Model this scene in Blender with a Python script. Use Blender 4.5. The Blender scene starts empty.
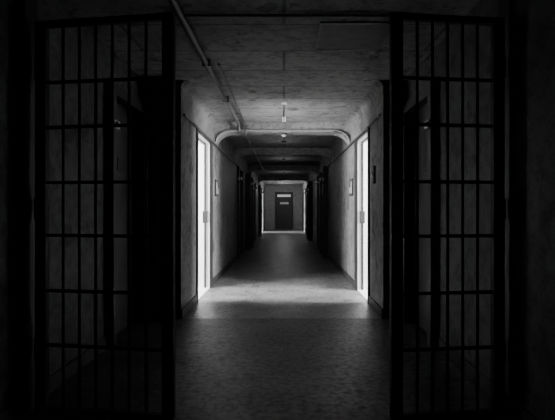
import bpy, bmesh, math
from mathutils import Vector, Matrix
S=bpy.context.scene
COL=S.collection
EYE=1.15
# ---------------- materials ----------------
def newmat(name):
    m=bpy.data.materials.new(name); m.use_nodes=True
    nt=m.node_tree; b=nt.nodes['Principled BSDF']; return m,nt,b
def plain(name,v,rough=.5,metal=0.0,var=.3,scale=8):
    m,nt,b=newmat(name)
    tc=nt.nodes.new('ShaderNodeTexCoord'); n=nt.nodes.new('ShaderNodeTexNoise')
    n.inputs['Scale'].default_value=scale; n.inputs['Detail'].default_value=6
    r=nt.nodes.new('ShaderNodeValToRGB')
    r.color_ramp.elements[0].position=.3; r.color_ramp.elements[1].position=.7
    a=v*(1-var); c=v*(1+var)
    r.color_ramp.elements[0].color=(a,a,a,1); r.color_ramp.elements[1].color=(c,c,c,1)
    nt.links.new(tc.outputs['Object'],n.inputs['Vector']); nt.links.new(n.outputs['Fac'],r.inputs['Fac'])
    nt.links.new(r.outputs['Color'],b.inputs['Base Color'])
    b.inputs['Roughness'].default_value=rough; b.inputs['Metallic'].default_value=metal
    return m
def grimy(name,v,dark,rough,scales=(1.2,9,60),bump=.15,brick=None,contrast=.5,spec=.5,crack=None,lo=.40,hi=.58,fine=.7,patch=(.42,.50),peel=None,peelv=.45):
    m,nt,b=newmat(name); L=nt.links; N=nt.nodes
    tc=N.new('ShaderNodeNewGeometry')
    ns=[]
    for s in scales:
        n=N.new('ShaderNodeTexNoise'); n.inputs['Scale'].default_value=s; n.inputs['Detail'].default_value=10; n.inputs['Roughness'].default_value=.66
        L.new(tc.outputs['Position'],n.inputs['Vector']); ns.append(n)
    r=N.new('ShaderNodeValToRGB'); r.color_ramp.elements[0].position=lo; r.color_ramp.elements[1].position=hi
    r.color_ramp.elements[0].color=(dark,)*3+(1,); r.color_ramp.elements[1].color=(v,)*3+(1,)
    L.new(ns[0].outputs['Fac'],r.inputs['Fac'])
    out=r.outputs['Color']
    def mul(out,col):
        mm=N.new('ShaderNodeMix'); mm.data_type='RGBA'; mm.blend_type='MULTIPLY'; mm.inputs['Factor'].default_value=1
        L.new(out,mm.inputs['A']); L.new(col,mm.inputs['B']); return mm.outputs['Result']
    def ramp(src,p0,p1,c0):
        sp=N.new('ShaderNodeValToRGB'); sp.color_ramp.elements[0].position=p0; sp.color_ramp.elements[1].position=p1
        sp.color_ramp.elements[0].color=(c0,)*3+(1,); sp.color_ramp.elements[1].color=(1,1,1,1)
        L.new(src,sp.inputs['Fac']); return sp.outputs['Color']
    out=mul(out,ramp(ns[1].outputs['Fac'],patch[0],patch[1],contrast))
    out=mul(out,ramp(ns[2].outputs['Fac'],.4,.58,fine))
    if peel:
        pn=N.new('ShaderNodeTexNoise'); pn.inputs['Scale'].default_value=peel; pn.inputs['Detail'].default_value=12; pn.inputs['Roughness'].default_value=.62
        L.new(tc.outputs['Position'],pn.inputs['Vector'])
        out=mul(out,ramp(pn.outputs['Fac'],.39,.405,peelv))
    bh=ns[2].outputs['Fac']
    if crack:
        vo=N.new('ShaderNodeTexVoronoi'); vo.feature='DISTANCE_TO_EDGE'; vo.inputs['Scale'].default_value=crack
        va=N.new('ShaderNodeVectorMath'); va.operation='MULTIPLY_ADD'
        L.new(ns[1].outputs['Color'],va.inputs[0]); va.inputs[1].default_value=(.5,.5,.5); L.new(tc.outputs['Position'],va.inputs[2])
        L.new(va.outputs[0],vo.inputs['Vector'])
        out=mul(out,ramp(vo.outputs['Distance'],.0,.015,.55))
    if brick:
        ax0,ax1,bw,bhh,mort,mv=brick; axes=(ax0,ax1)
        sx=N.new('ShaderNodeSeparateXYZ'); L.new(tc.outputs['Position'],sx.inputs[0])
        cx=N.new('ShaderNodeCombineXYZ'); L.new(sx.outputs[axes[0]],cx.inputs[0]); L.new(sx.outputs[axes[1]],cx.inputs[1])
        bt=N.new('ShaderNodeTexBrick'); bt.inputs['Scale'].default_value=1
        bt.inputs['Brick Width'].default_value=bw; bt.inputs['Row Height'].default_value=bhh; bt.inputs['Mortar Size'].default_value=mort
        bt.inputs['Color1'].default_value=(1,1,1,1); bt.inputs['Color2'].default_value=(.82,.82,.82,1); bt.inputs['Mortar'].default_value=(mv,mv,mv,1)
        L.new(cx.outputs[0],bt.inputs['Vector'])
        out=mul(out,bt.outputs['Color'])
    L.new(out,b.inputs['Base Color'])
    bp=N.new('ShaderNodeBump'); bp.inputs['Strength'].default_value=bump; bp.inputs['Distance'].default_value=.02
    L.new(bh,bp.inputs['Height']); L.new(bp.outputs['Normal'],b.inputs['Normal'])
    rr=N.new('ShaderNodeMapRange'); rr.inputs['From Min'].default_value=.4; rr.inputs['From Max'].default_value=.6
    rr.inputs['To Min'].default_value=rough+.15; rr.inputs['To Max'].default_value=rough-.06
    L.new(ns[1].outputs['Fac'],rr.inputs['Value']); L.new(rr.outputs[0],b.inputs['Roughness'])
    b.inputs['Specular IOR Level'].default_value=spec
    return m
M_wall=grimy('wall_paint',.27,.18,.5,scales=(1.6,13,55),brick=('Y','Z',.42,.21,.005,.78),contrast=.78,bump=.3,peel=2.6)
M_wallf=grimy('wall_paint_front',.24,.16,.55,scales=(1.6,13,55),brick=('X','Z',.42,.21,.005,.78),contrast=.78,bump=.3,peel=2.6)
M_vest_dim=grimy('vestibule_wall_shaded',.15,.10,.6,scales=(1.6,13,55),contrast=.8,peel=2.6)  # vestibule shade painted in as a darker wall colour
M_room=grimy('room_paint',.6,.55,.7,contrast=.95)
M_ceil=grimy('ceiling_concrete',.35,.25,.8,scales=(1.5,11,55),brick=('X','Y',2.4,.61,.014,.45),contrast=.75,crack=.9,bump=.4,fine=.8,peel=3.2,peelv=.5)
M_beam=grimy('beam_plaster',.40,.3,.55,scales=(3,12,50),contrast=.75,bump=.4,peel=3)
M_end=grimy('end_wall_plaster',.5,.42,.6,scales=(1,6,40),contrast=.85)
M_floor=grimy('floor_worn_tile',.31,.18,.3,scales=(1.9,22,90),bump=.25,brick=('X','Y',.305,.305,.005,.7),spec=.5,contrast=.7,fine=.65,peel=3.4,peelv=.5)
M_floor_dim=grimy('floor_vestibule_shaded',.135,.075,.42,scales=(1.9,22,90),bump=.25,brick=('X','Y',.305,.305,.005,.7),spec=.3,contrast=.7,fine=.65,peel=3.4,peelv=.5)  # darker than the corridor floor: foreground dimness put into the colour
M_base=plain('baseboard_dark',.04,.5)
M_gate=plain('gate_iron',.012,.6,.0)
M_steel=plain('door_steel_dark',.06,.45,.2)
M_frame=plain('door_frame_dark',.03,.45)
M_bright=plain('bare_metal',.6,.3,.8)
M_polished=plain('polished_steel',.9,.25,1.0,.02)
M_pipe=plain('pipe_paint',.08,.45)
M_cond=plain('conduit_paint',.26,.45)
M_box=plain('box_grey_paint',.14,.5)
M_white=plain('white_enamel',.88,.35,0,.05)
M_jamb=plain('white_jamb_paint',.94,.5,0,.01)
M_dark=plain('hatch_dark',.07,.7)
M_paper=plain('notice_paper',.35,.7,0,.3,20)
def emis(name,v):
    m,nt,b=newmat(name); b.inputs['Base Color'].default_value=(.5,.5,.5,1)
    b.inputs['Emission Color'].default_value=(1,1,1,1); b.inputs['Emission Strength'].default_value=v; return m
M_sky=emis('daylit_frosted_glass',6)
M_glow=emis('daylit_door_glass',.4)
M_globe=plain('lamp_globe_grey',.12,.5)
# ---------------- mesh helpers ----------------
def obj_from_bm(name,bm,mat,parent=None,smooth=False,loc=None):
    me=bpy.data.meshes.new(name); bmesh.ops.recalc_face_normals(bm,faces=bm.faces[:]); bm.to_mesh(me); bm.free()
    me.materials.append(mat)
    if smooth:
        for p in me.polygons: p.use_smooth=True
    o=bpy.data.objects.new(name,me); COL.objects.link(o)
    if loc is not None: o.location=loc
    if parent: o.parent=parent
    return o
def addbox(bm,x0,x1,y0,y1,z0,z1,bev=0):
    r=bmesh.ops.create_cube(bm,size=1)
    vs=r['verts']
    for v in vs:
        v.co=Vector(((x0+x1)/2+v.co.x*(x1-x0),(y0+y1)/2+v.co.y*(y1-y0),(z0+z1)/2+v.co.z*(z1-z0)))
    if bev:
        es=list({e for v in vs for e in v.link_edges})
        bmesh.ops.bevel(bm,geom=es,offset=bev,segments=2,affect='EDGES',profile=.5)
def boxes(name,bl,mat,parent=None,bev=0,loc=None):
    bm=bmesh.new()
    for b in bl: addbox(bm,*b,bev=bev)
    return obj_from_bm(name,bm,mat,parent,loc=loc)
def rod(bm,p0,p1,r,seg=12):
    p0=Vector(p0);p1=Vector(p1);d=p1-p0
    q=d.to_track_quat('Z','Y').to_matrix().to_4x4()
    bmesh.ops.create_cone(bm,cap_ends=True,segments=seg,radius1=r,radius2=r,depth=d.length,matrix=Matrix.Translation((p0+p1)/2)@q)
def rodobj(name,segs,r,mat,parent=None,seg=12):
    bm=bmesh.new()
    for a,b in segs: rod(bm,a,b,r,seg)
    return obj_from_bm(name,bm,mat,parent,smooth=False)
def struct(o,label,cat):
    o['kind']='structure'; o['label']=label; o['category']=cat; return o
def thing(o,label,cat,group=None):
    o['label']=label; o['category']=cat
    if group: o['group']=group
    return o
def empty(name,loc):
    e=bpy.data.objects.new(name,None); e.empty_display_size=.1; e.location=loc; COL.objects.link(e); return e
H=2.5
XL,XR=-1.08,1.04
VL,VR=-1.47,1.27
Y1=5.24; YE=28.5
# floor & ceiling
struct(boxes('floor',[(-4.2,4.2,Y1+.02,YE+.2,-.1,0)],M_floor),'worn scuffed grey tile corridor floor','floor')
struct(boxes('floor_vestibule',[(-4.2,4.2,-1.7,Y1+.02,-.1,0)],M_floor_dim),'grimy worn floor by the gates, foreground shade put into its colour','floor')
struct(boxes('ceiling',[(-4.2,4.2,-1.7,YE+.2,H,H+.1)],M_ceil),'stained board-marked concrete ceiling','ceiling')
def wally(name,x0,x1,y0,y1,ops,mat,label):
    bl=[]; y=y0
    for a,b,zt in sorted(ops):
        bl.append((x0,x1,y,a,0,H)); bl.append((x0,x1,a,b,zt,H)); y=b
    bl.append((x0,x1,y,y1,0,H))
    return struct(boxes(name,bl,mat),label,'wall')
DT=2.1
LD=[(11.6,12.6),(14.0,14.9),(17.0,18.0),(21.2,22.1)]
RD=[(11.9,12.8),(13.4,14.3),(18.2,19.2),(22,22.9)]
LO=(6.2,7.25); RO=(6.12,7.05); LO2=(24.2,25.6); RO2=(24.4,25.7)
wally('wall_left',XL-.2,XL,Y1+.2,YE,[(a,b,DT) for a,b in LD]+[LO+(DT,),LO2+(DT,)],M_wall,'grimy painted block corridor wall with doorways')
wally('wall_right',XR,XR+.2,Y1+.2,YE,[(a,b,DT) for a,b in RD]+[RO+(DT,),RO2+(DT,)],M_wall,'grimy painted block corridor wall with doorways')
VD=(4.2,5.05)
wally('wall_vestibule_left',VL-.2,VL,-1.5,Y1,[VD+(2.13,)],M_vest_dim,'dark painted wall beside the barred gate')
wally('wall_vestibule_right',VR,VR+.2,-1.5,Y1,[VD+(2.13,)],M_vest_dim,'dark painted wall beside the barred gate')
struct(boxes('wall_front_left',[(-4,XL,Y1,Y1+.2,0,H)],M_wallf),'short painted return wall at corridor entrance','wall')
struct(boxes('wall_front_right',[(XR,4,Y1,Y1+.2,0,H)],M_wallf),'short painted return wall at corridor entrance','wall')
struct(boxes('wall_back',[(VL-.2,VR+.2,-1.7,-1.5,0,H)],M_vest_dim),'painted wall closing the vestibule, shade put into its colour','wall')
struct(boxes('wall_end',[(-4,4,YE,YE+.2,0,H)],M_end),'pale painted wall at the corridor end','wall')
XO=3.0
for sgn,sd in((-1,'left'),(1,'right')):
    xin=(XL-.2) if sgn<0 else XR+.2
    for nm,ya,yb in (('near',5.44,8.4),('far',23.2,27.0)):
        xo=XO*sgn
        struct(boxes('wall_room_%s_%s'%(nm,sd),[(min(xo,xo+.2*sgn),max(xo,xo+.2*sgn),ya,yb,0,H),
              (min(xin,xo),max(xin,xo),yb,yb+.15,0,H)]+([(min(xin,xo),max(xin,xo),ya-.15,ya,0,H)] if nm=='far' else []),M_room),'whitewashed side room wall','wall')
# side room windows with daylight
wn=1
def window(x,yc,w,z0,z1,sgn,power):
    global wn
    f=-sgn
    e=empty('window_%d'%wn,(x,yc,z0)); wn+=1
    struct(e,'daylit steel-framed side room window','window')
    h=z1-z0
    boxes('glass',[(min(0,.01*f),max(0,.01*f),-w/2,w/2,0,h)],M_sky,e)
    fr=[(min(0,.05*f),max(0,.05*f),-w/2-.05,-w/2,-.05,h+.05),(min(0,.05*f),max(0,.05*f),w/2,w/2+.05,-.05,h+.05),
        (min(0,.05*f),max(0,.05*f),-w/2,w/2,-.05,0),(min(0,.05*f),max(0,.05*f),-w/2,w/2,h,h+.05)]
    boxes('window_frame',fr,M_frame,e)
    boxes('mullion',[(min(0,.03*f),max(0,.03*f),-.015,.015,0,h),(min(0,.03*f),max(0,.03*f),-w/2,w/2,h/2-.015,h/2+.015)],M_frame,e)
    l=bpy.data.lights.new('daylight','AREA'); l.shape='RECTANGLE'; l.energy=power
    lo=bpy.data.objects.new('window_daylight',l); COL.objects.link(lo)
    lo.location=(x+.07*f,yc,(z0+z1)/2)
    lo.rotation_euler=Vector((f,0,0)).to_track_quat('-Z','Y').to_euler()
    l.size,l.size_y=w,h
P=520
window(-XO,6.0,1.0,.9,2.2,-1,P)
window(XO,5.98,.96,.9,2.2,1,P*.95)
window(-XO,24.8,1.4,.9,2.2,-1,P*.6)
window(XO,25.0,1.4,.9,2.2,1,P*.25)
# ---------------- beams, coves ----------------
tn=1
def beam(yc,th=.34,zu=2.35,drop=.2,rad=.28):
    global tn
    pts=[(XL,H),(XL,zu-drop)]
    for i in range(1,9):
        t=i/8*math.pi/2
        pts.append((XL+rad*(1-math.cos(t)),zu-drop+drop*math.sin(t)))
    for i in range(8,-1,-1):
        t=i/8*math.pi/2
        pts.append((XR-rad*(1-math.cos(t)),zu-drop+drop*math.sin(t)))
    pts.append((XR,H))
    bm=bmesh.new()
    A=[bm.verts.new((x,yc-th/2,z)) for x,z in pts]; B=[bm.verts.new((x,yc+th/2,z)) for x,z in pts]
    bm.faces.new(A); bm.faces.new(B[::-1])
    n=len(pts)
    for i in range(n): bm.faces.new((A[i],A[(i+1)%n],B[(i+1)%n],B[i]))
    o=obj_from_bm('trim_%d'%tn,bm,M_beam); tn+=1
    struct(o,'plastered concrete ceiling beam with rounded haunches','ceiling beam')
for yb in (7.97,11.2,15.6,21.0): beam(yb)
def cove(xw,s,y0,y1,R=.08):
    global tn
    pts=[(xw,H),(xw,H-R)]
    for i in range(1,9):
        t=i/8*math.pi/2
        pts.append((xw+s*R*(1-math.cos(t)),H-R+R*math.sin(t)))
    bm=bmesh.new()
    A=[bm.verts.new((x,y0,z)) for x,z in pts]; B=[bm.verts.new((x,y1,z)) for x,z in pts]
    bm.faces.new(A); bm.faces.new(B[::-1]); n=len(pts)
    for i in range(n): bm.faces.new((A[i],A[(i+1)%n],B[(i+1)%n],B[i]))
    o=obj_from_bm('trim_%d'%tn,bm,M_wall); tn+=1
    struct(o,'rounded plaster cove where wall meets ceiling','ceiling cove')
cove(XL,1,Y1,YE); cove(XR,-1,Y1,YE)
# baseboards
def baseb(name,x0,x1,y0,y1,ops):
    bl=[];y=y0
    for a,b in sorted(ops):
        bl.append((x0,x1,y,a-.06,0,.1)); y=b+.06
    bl.append((x0,x1,y,y1,0,.1))
    struct(boxes(name,bl,M_base),'dark painted baseboard','baseboard')
baseb('baseboard_left',XL,XL+.015,Y1,YE,LD+[LO,LO2]); baseb('baseboard_right',XR-.015,XR,Y1,YE,RD+[RO,RO2])
baseb('baseboard_vestibule_left',VL,VL+.015,-1.5,Y1,[VD]); baseb('baseboard_vestibule_right',VR-.015,VR,-1.5,Y1,[VD])
# open doorway frames
def opening_trim(xw,s,a,b,zt):
    global tn
    x0,x1=sorted((xw,xw+.02*s))
    o=boxes('trim_%d'%tn,[(x0,x1,a-.07,a,0,zt+.06),(x0,x1,b,b+.2,0,zt+.06),(x0,x1,a,b,zt,zt+.06)],M_frame); tn+=1
    struct(o,'dark steel frame around a sunlit open doorway','door frame')
    x0,x1=sorted((xw-.21*s,xw))
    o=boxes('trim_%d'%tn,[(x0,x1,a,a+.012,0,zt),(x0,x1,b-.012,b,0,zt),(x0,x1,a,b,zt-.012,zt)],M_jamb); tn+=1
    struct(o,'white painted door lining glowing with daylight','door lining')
    o=boxes('trim_%d'%tn,[(x0,x1,a+.012,b-.012,0,.012)],M_jamb); tn+=1  # pale plate added so the floor in the opening looks brighter
    struct(o,'pale plate added to brighten the daylit doorway floor','threshold')
    x0,x1=sorted((xw-.075*s,xw-.045*s))
    o=boxes('trim_%d'%tn,[(x0,x1,b-.035,b-.012,.012,zt-.012),(x0,x1,a+.012,a+.035,.012,zt-.012),(x0,x1,a+.035,b-.035,zt-.035,zt-.012),
        (x0-.02,x1+.02,b-.04,b-.012,.95,1.12)],M_frame); tn+=1
    struct(o,'dark steel door stop strip with strike plate','door stop')
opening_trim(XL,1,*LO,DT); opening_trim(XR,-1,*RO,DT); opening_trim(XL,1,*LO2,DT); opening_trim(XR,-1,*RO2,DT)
# closed steel doors
dn=1
def steel_door(xw,s,a,b,zt,proud=.05,rec=.05):
    global dn
    w=b-a
    e=empty('door_%d'%dn,(xw,(a+b)/2,0)); dn+=1
    struct(e,'closed dark steel cell door with slide bolt','door')
    def bx(u0,u1,y0,y1,z0,z1):
        p,q=sorted((u0*s,u1*s)); return (p,q,y0,y1,z0,z1)
    boxes('door_panel',[bx(-rec-.04,-rec,-w/2,w/2,.01,zt)],M_steel,e)
    boxes('door_frame',[bx(-.02,proud,-w/2-.07,-w/2+.02,0,zt+.07),bx(-.02,proud,w/2-.02,w/2+.07,0,zt+.07),bx(-.02,proud,-w/2,w/2,zt-.02,zt+.07)],M_frame,e)
    boxes('viewing_slot',[bx(-rec,-rec+.015,-.1,.1,1.5,1.62)],M_frame,e,bev=.003)
    k=.02 if a<6 else .05
    boxes('slide_bolt',[bx(proud-.02,proud+k,-w/2-.085,-w/2+.05,1.82,1.89)],M_bright,e,bev=.006)
    bm=bmesh.new(); R=.022 if a<6 else .055
    bmesh.ops.create_uvsphere(bm,u_segments=20,v_segments=12,radius=R,matrix=Matrix.Translation((s*(proud+k),-w/2-.06,1.855)))
    obj_from_bm('glint_ball',bm,M_polished,e,smooth=True)  # polished sphere added on the bolt to catch glints
    rodobj('handle',[((s*-rec,-w/2+.12,1.05),(s*(-rec+.05),-w/2+.12,1.05)),((s*-rec,-w/2+.12,.9),(s*(-rec+.05),-w/2+.12,.9)),((s*(-rec+.05),-w/2+.12,.88),(s*(-rec+.05),-w/2+.12,1.07))],.01,M_bright,e)
    for z in (.3,1.1,1.85):
        rodobj('hinge',[((s*-.02,w/2-.03,z-.06),(s*-.02,w/2-.03,z+.06))],.014,M_steel,e)
for i,(a,b) in enumerate(LD): steel_door(XL,1,a,b,DT,proud=(.05,.16,.06,.1)[i])
for i,(a,b) in enumerate(RD): steel_door(XR,-1,a,b,DT,proud=(.12,.1,.16,.05)[i])
steel_door(VL,1,*VD,2.13,proud=.06); steel_door(VR,-1,*VD,2.13,proud=.06)
# end door
e=empty('door_%d'%dn,(0.0,YE,0)); struct(e,'dark end door with glazed panes and transom','door')
boxes('door_frame',[(-.5,-.43,-.08,0,0,2.12),(.43,.5,-.08,0,0,2.12),(-.43,.43,-.08,0,2.04,2.12),(-.43,.43,-.08,0,1.70,1.76)],M_frame,e)
boxes('door_leaf',[(-.43,-.3,-.05,0,.01,1.70),(.3,.43,-.05,0,.01,1.70),(-.3,.3,-.05,0,.01,.95),(-.3,.3,-.05,0,1.62,1.70),(-.03,.03,-.05,0,.95,1.62)],M_frame,e)
boxes('transom_panel',[(-.43,.43,-.03,-.01,1.76,2.04)],M_frame,e)
boxes('transom_glass',[(-.38,.38,-.045,-.03,1.84,1.97)],M_glow,e)
boxes('door_glass',[(-.3,-.03,-.03,-.01,.95,1.62),(.03,.3,-.03,-.01,.95,1.62)],plain('dark_glass',.08,.15),e)
boxes('notice',[(-.22,.26,-.065,-.05,1.42,1.54)],M_jamb,e)
boxes('push_bar',[(-.4,.4,-.1,-.05,.86,.92)],M_steel,e,bev=.008)
# ---------------- gates ----------------
def gate(p_h,p_f,nb,label):
    ph=Vector(p_h);pf=Vector(p_f); d=pf-ph; L=d.length; ang=math.atan2(d.y,d.x)
    e=empty('barred_gate',(ph.x,ph.y,0)); e.rotation_euler=(0,0,ang)
    thing(e,label,'gate','open barred prison gates')
    T=2.22; B=.004
    for u in (0,L):
        boxes('stile',[(u-.032,u+.032,-.022,.022,B,T)],M_gate,e,bev=.004)
    for z0,z1 in ((T-.035,T),(B,B+.022)):
        boxes('rail',[(.032,L-.032,-.02,.02,z0,z1)],M_gate,e,bev=.003)
    for z in (1.87,1.615,1.3,1.0,.685,.375):
        boxes('crossbar',[(.03,L-.03,-.006,.006,z-.009,z+.009)],M_gate,e)
    sp=(L-.064)/(nb+1)
    for i in range(nb):
        u=.032+sp*(i+1)
        bm=bmesh.new(); rod(bm,(u,0,B+.02),(u,0,T-.035),.008,12)
        obj_from_bm('bar',bm,M_gate,e,smooth=True)
    for z in (.35,1.15,1.95):
        rodobj('hinge',[((-.038,.0,z-.06),(-.038,.0,z+.06))],.012,M_gate,e,16)
gate((-1.383,2.86),(-.632,2.74),6,'black iron barred gate leaf, wider, hanging open')
gate((1.21-.01,2.81),(.615,2.74),5,'black iron barred gate leaf, narrower, hanging open')
for x0,x1 in ((VL,VL+.03),(VR-.015,VR)):
    o=boxes('gate_post',[(x0,x1,2.78,2.92,0,H)],M_gate); thing(o,'black iron hinge post fixed against wall','gate post','gate hinge posts')
# ---------------- ceiling things ----------------
def conduit(pts,r,label,mat=M_pipe,clamps=()):
    e=empty('ceiling_pipe',pts[0]); o0=Vector(pts[0]); thing(e,label,'pipe')
    P_=[Vector(p)-o0 for p in pts]
    cu=bpy.data.curves.new('pipe','CURVE'); cu.dimensions='3D'; cu.bevel_depth=r; cu.bevel_resolution=4; cu.use_fill_caps=True
    sp=cu.splines.new('POLY'); sp.points.add(len(P_)-1)
    for i,p in enumerate(P_): sp.points[i].co=(*p,1)
    tmp=bpy.data.objects.new('pipe',cu); COL.objects.link(tmp)
    me=bpy.data.meshes.new_from_object(tmp.evaluated_get(bpy.context.evaluated_depsgraph_get())); 
    bpy.data.objects.remove(tmp)
    me.materials.clear(); me.materials.append(mat)
    for p in me.polygons: p.use_smooth=True
    o=bpy.data.objects.new('pipe_run',me); COL.objects.link(o); o.parent=e
    for (x,y,z,dz) in clamps:
        boxes('pipe_clamp',[(x-o0.x-r*1.5,x-o0.x+r*1.5,y-o0.y-.012,y-o0.y+.012,z-o0.z-r*1.2,dz-o0.z)],mat,e)
conduit([(-.70,-1,2.46),(-.70,7.70,2.46),(-.70,7.74,2.42),(-.70,7.75,2.36)],.024,'painted steel pipe running along ceiling to first beam',clamps=[(-.70,y,2.46,H) for y in (1.5,3,4.5,6,7.3)])
conduit([(-.60,4.6,2.48),(-.60,7.76,2.48),(-.60,7.77,2.32),(-.62,8.2,2.325),(-.62,15,2.325)],.012,'thin conduit running on past the ceiling beams')
conduit([(XL+.03,Y1+.02,2.14),(XL+.03,27,2.14)],.014,'thin conduit run high along corridor wall')
conduit([(XR-.03,Y1+.02,2.14),(XR-.03,27,2.14)],.014,'thin conduit run high along corridor wall')
conduit([(-.95,3.45,2.485),(1.0,3.45,2.485)],.01,'thin conduit crossing the ceiling')
pts=[]
for i in range(0,9):
    t=i/8*math.pi/2; pts.append((XL+.02+.26*(1-math.cos(t)),7.785,2.19+.19*math.sin(t)))
for i in range(8,-1,-1):
    t=i/8*math.pi/2; pts.append((XR-.02-.26*(1-math.cos(t)),7.785,2.19+.19*math.sin(t)))
conduit(pts,.011,'pale conduit bent around the rounded ceiling beam',M_cond)
# hatch
e=empty('ceiling_hatch',(.53,3.92,H)); thing(e,'dark square access hatch in the ceiling','hatch')
boxes('hatch_panel',[(-.25,.25,-.29,.29,-.006,0)],M_dark,e)
boxes('hatch_frame',[(-.27,-.25,-.31,.31,-.01,0),(.25,.27,-.31,.31,-.01,0),(-.25,.25,-.31,-.29,-.01,0),(-.25,.25,.29,.31,-.01,0)],M_steel,e)
# pendant stub
e=empty('pendant_rod',(0,6.35,H)); thing(e,'short pale pendant rod hanging from ceiling','lamp fitting')
rodobj('rod',[((0,0,-.20),(0,0,0))],.014,M_polished,e,20)
rodobj('ceiling_plate',[((0,0,-.02),(0,0,0))],.035,M_white,e,20)
rodobj('lamp_socket',[((0,0,-.24),(0,0,-.18))],.022,M_white,e,16)
# wall switch box
e=empty('switch_box',(XR,5.72,1.54)); thing(e,'small grey metal switch box on wall beside doorway','switch box')
boxes('box_body',[(-.03,0,-.06,.06,-.10,.10)],M_box,e,bev=.005)
boxes('switch_lever',[(-.045,-.03,-.012,.012,-.03,.03)],M_bright,e,bev=.003)
# dome lamps; the lit ones are added fill
def dome(y,z,power,x=0):
    e=empty('ceiling_lamp_or_fill',(x,y,z)); thing(e,'small round ceiling lamp, lit ones added as fill','lamp','round ceiling lamps')
    rodobj('lamp_base',[((0,0,-.02),(0,0,0))],.05,M_steel,e,24)
    bm=bmesh.new(); bmesh.ops.create_uvsphere(bm,u_segments=24,v_segments=12,radius=.04)
    for v in bm.verts: v.co.z=min(v.co.z,0)*.8-.02
    bmesh.ops.remove_doubles(bm,verts=bm.verts[:],dist=.0005)
    obj_from_bm('lamp_globe',bm,M_globe if power else M_white,e,smooth=True)
    if power:
        l=bpy.data.lights.new('fill_light','POINT'); l.energy=power; l.shadow_soft_size=.1
        lo=bpy.data.objects.new('fill_light',l); COL.objects.link(lo); lo.location=(0,0,-.35); lo.parent=e
dome(7.97,2.35,0)
for y,pw in ((9.9,1.8),(13.4,2.2),(18.2,3),(23,3),(26.6,10)): dome(y,H,pw)  # lamps added to brighten the mid corridor and far end
dome(-.6,H,.8)  # unseen lamp behind the camera, added as weak vestibule fill
# wall notices
def notice(xw,s,y,z):
    e=empty('wall_notice',(xw,y,z)); thing(e,'small framed notice plate on corridor wall','sign','wall notices')
    def bx(u0,u1,y0,y1,z0,z1):
        p,q=sorted((u0*s,u1*s)); return (p,q,y0,y1,z0,z1)
    boxes('notice_frame',[bx(0,.02,-.17,.17,-.13,.13)],M_frame,e,bev=.004)
    boxes('notice_sheet',[bx(.02,.024,-.13,-.01,-.09,.09),bx(.02,.024,.02,.13,-.09,.0)],M_paper,e)
notice(XL,1,7.95,1.48); notice(XR,-1,7.65,1.48)
# ---------------- world, camera ----------------
w=bpy.data.worlds.new('w'); S.world=w; w.use_nodes=True; w.node_tree.nodes['Background'].inputs[0].default_value=(0,0,0,1)
cam=bpy.data.cameras.new('cam'); co=bpy.data.objects.new('camera',cam); COL.objects.link(co)
co.location=(0,0,EYE); co.rotation_euler=(math.pi/2,0,0)
cam.lens=36*500/555; cam.sensor_width=36; cam.shift_x=-6.5/555; cam.shift_y=-1/555; cam.clip_end=100; cam.clip_start=.05
S.camera=co
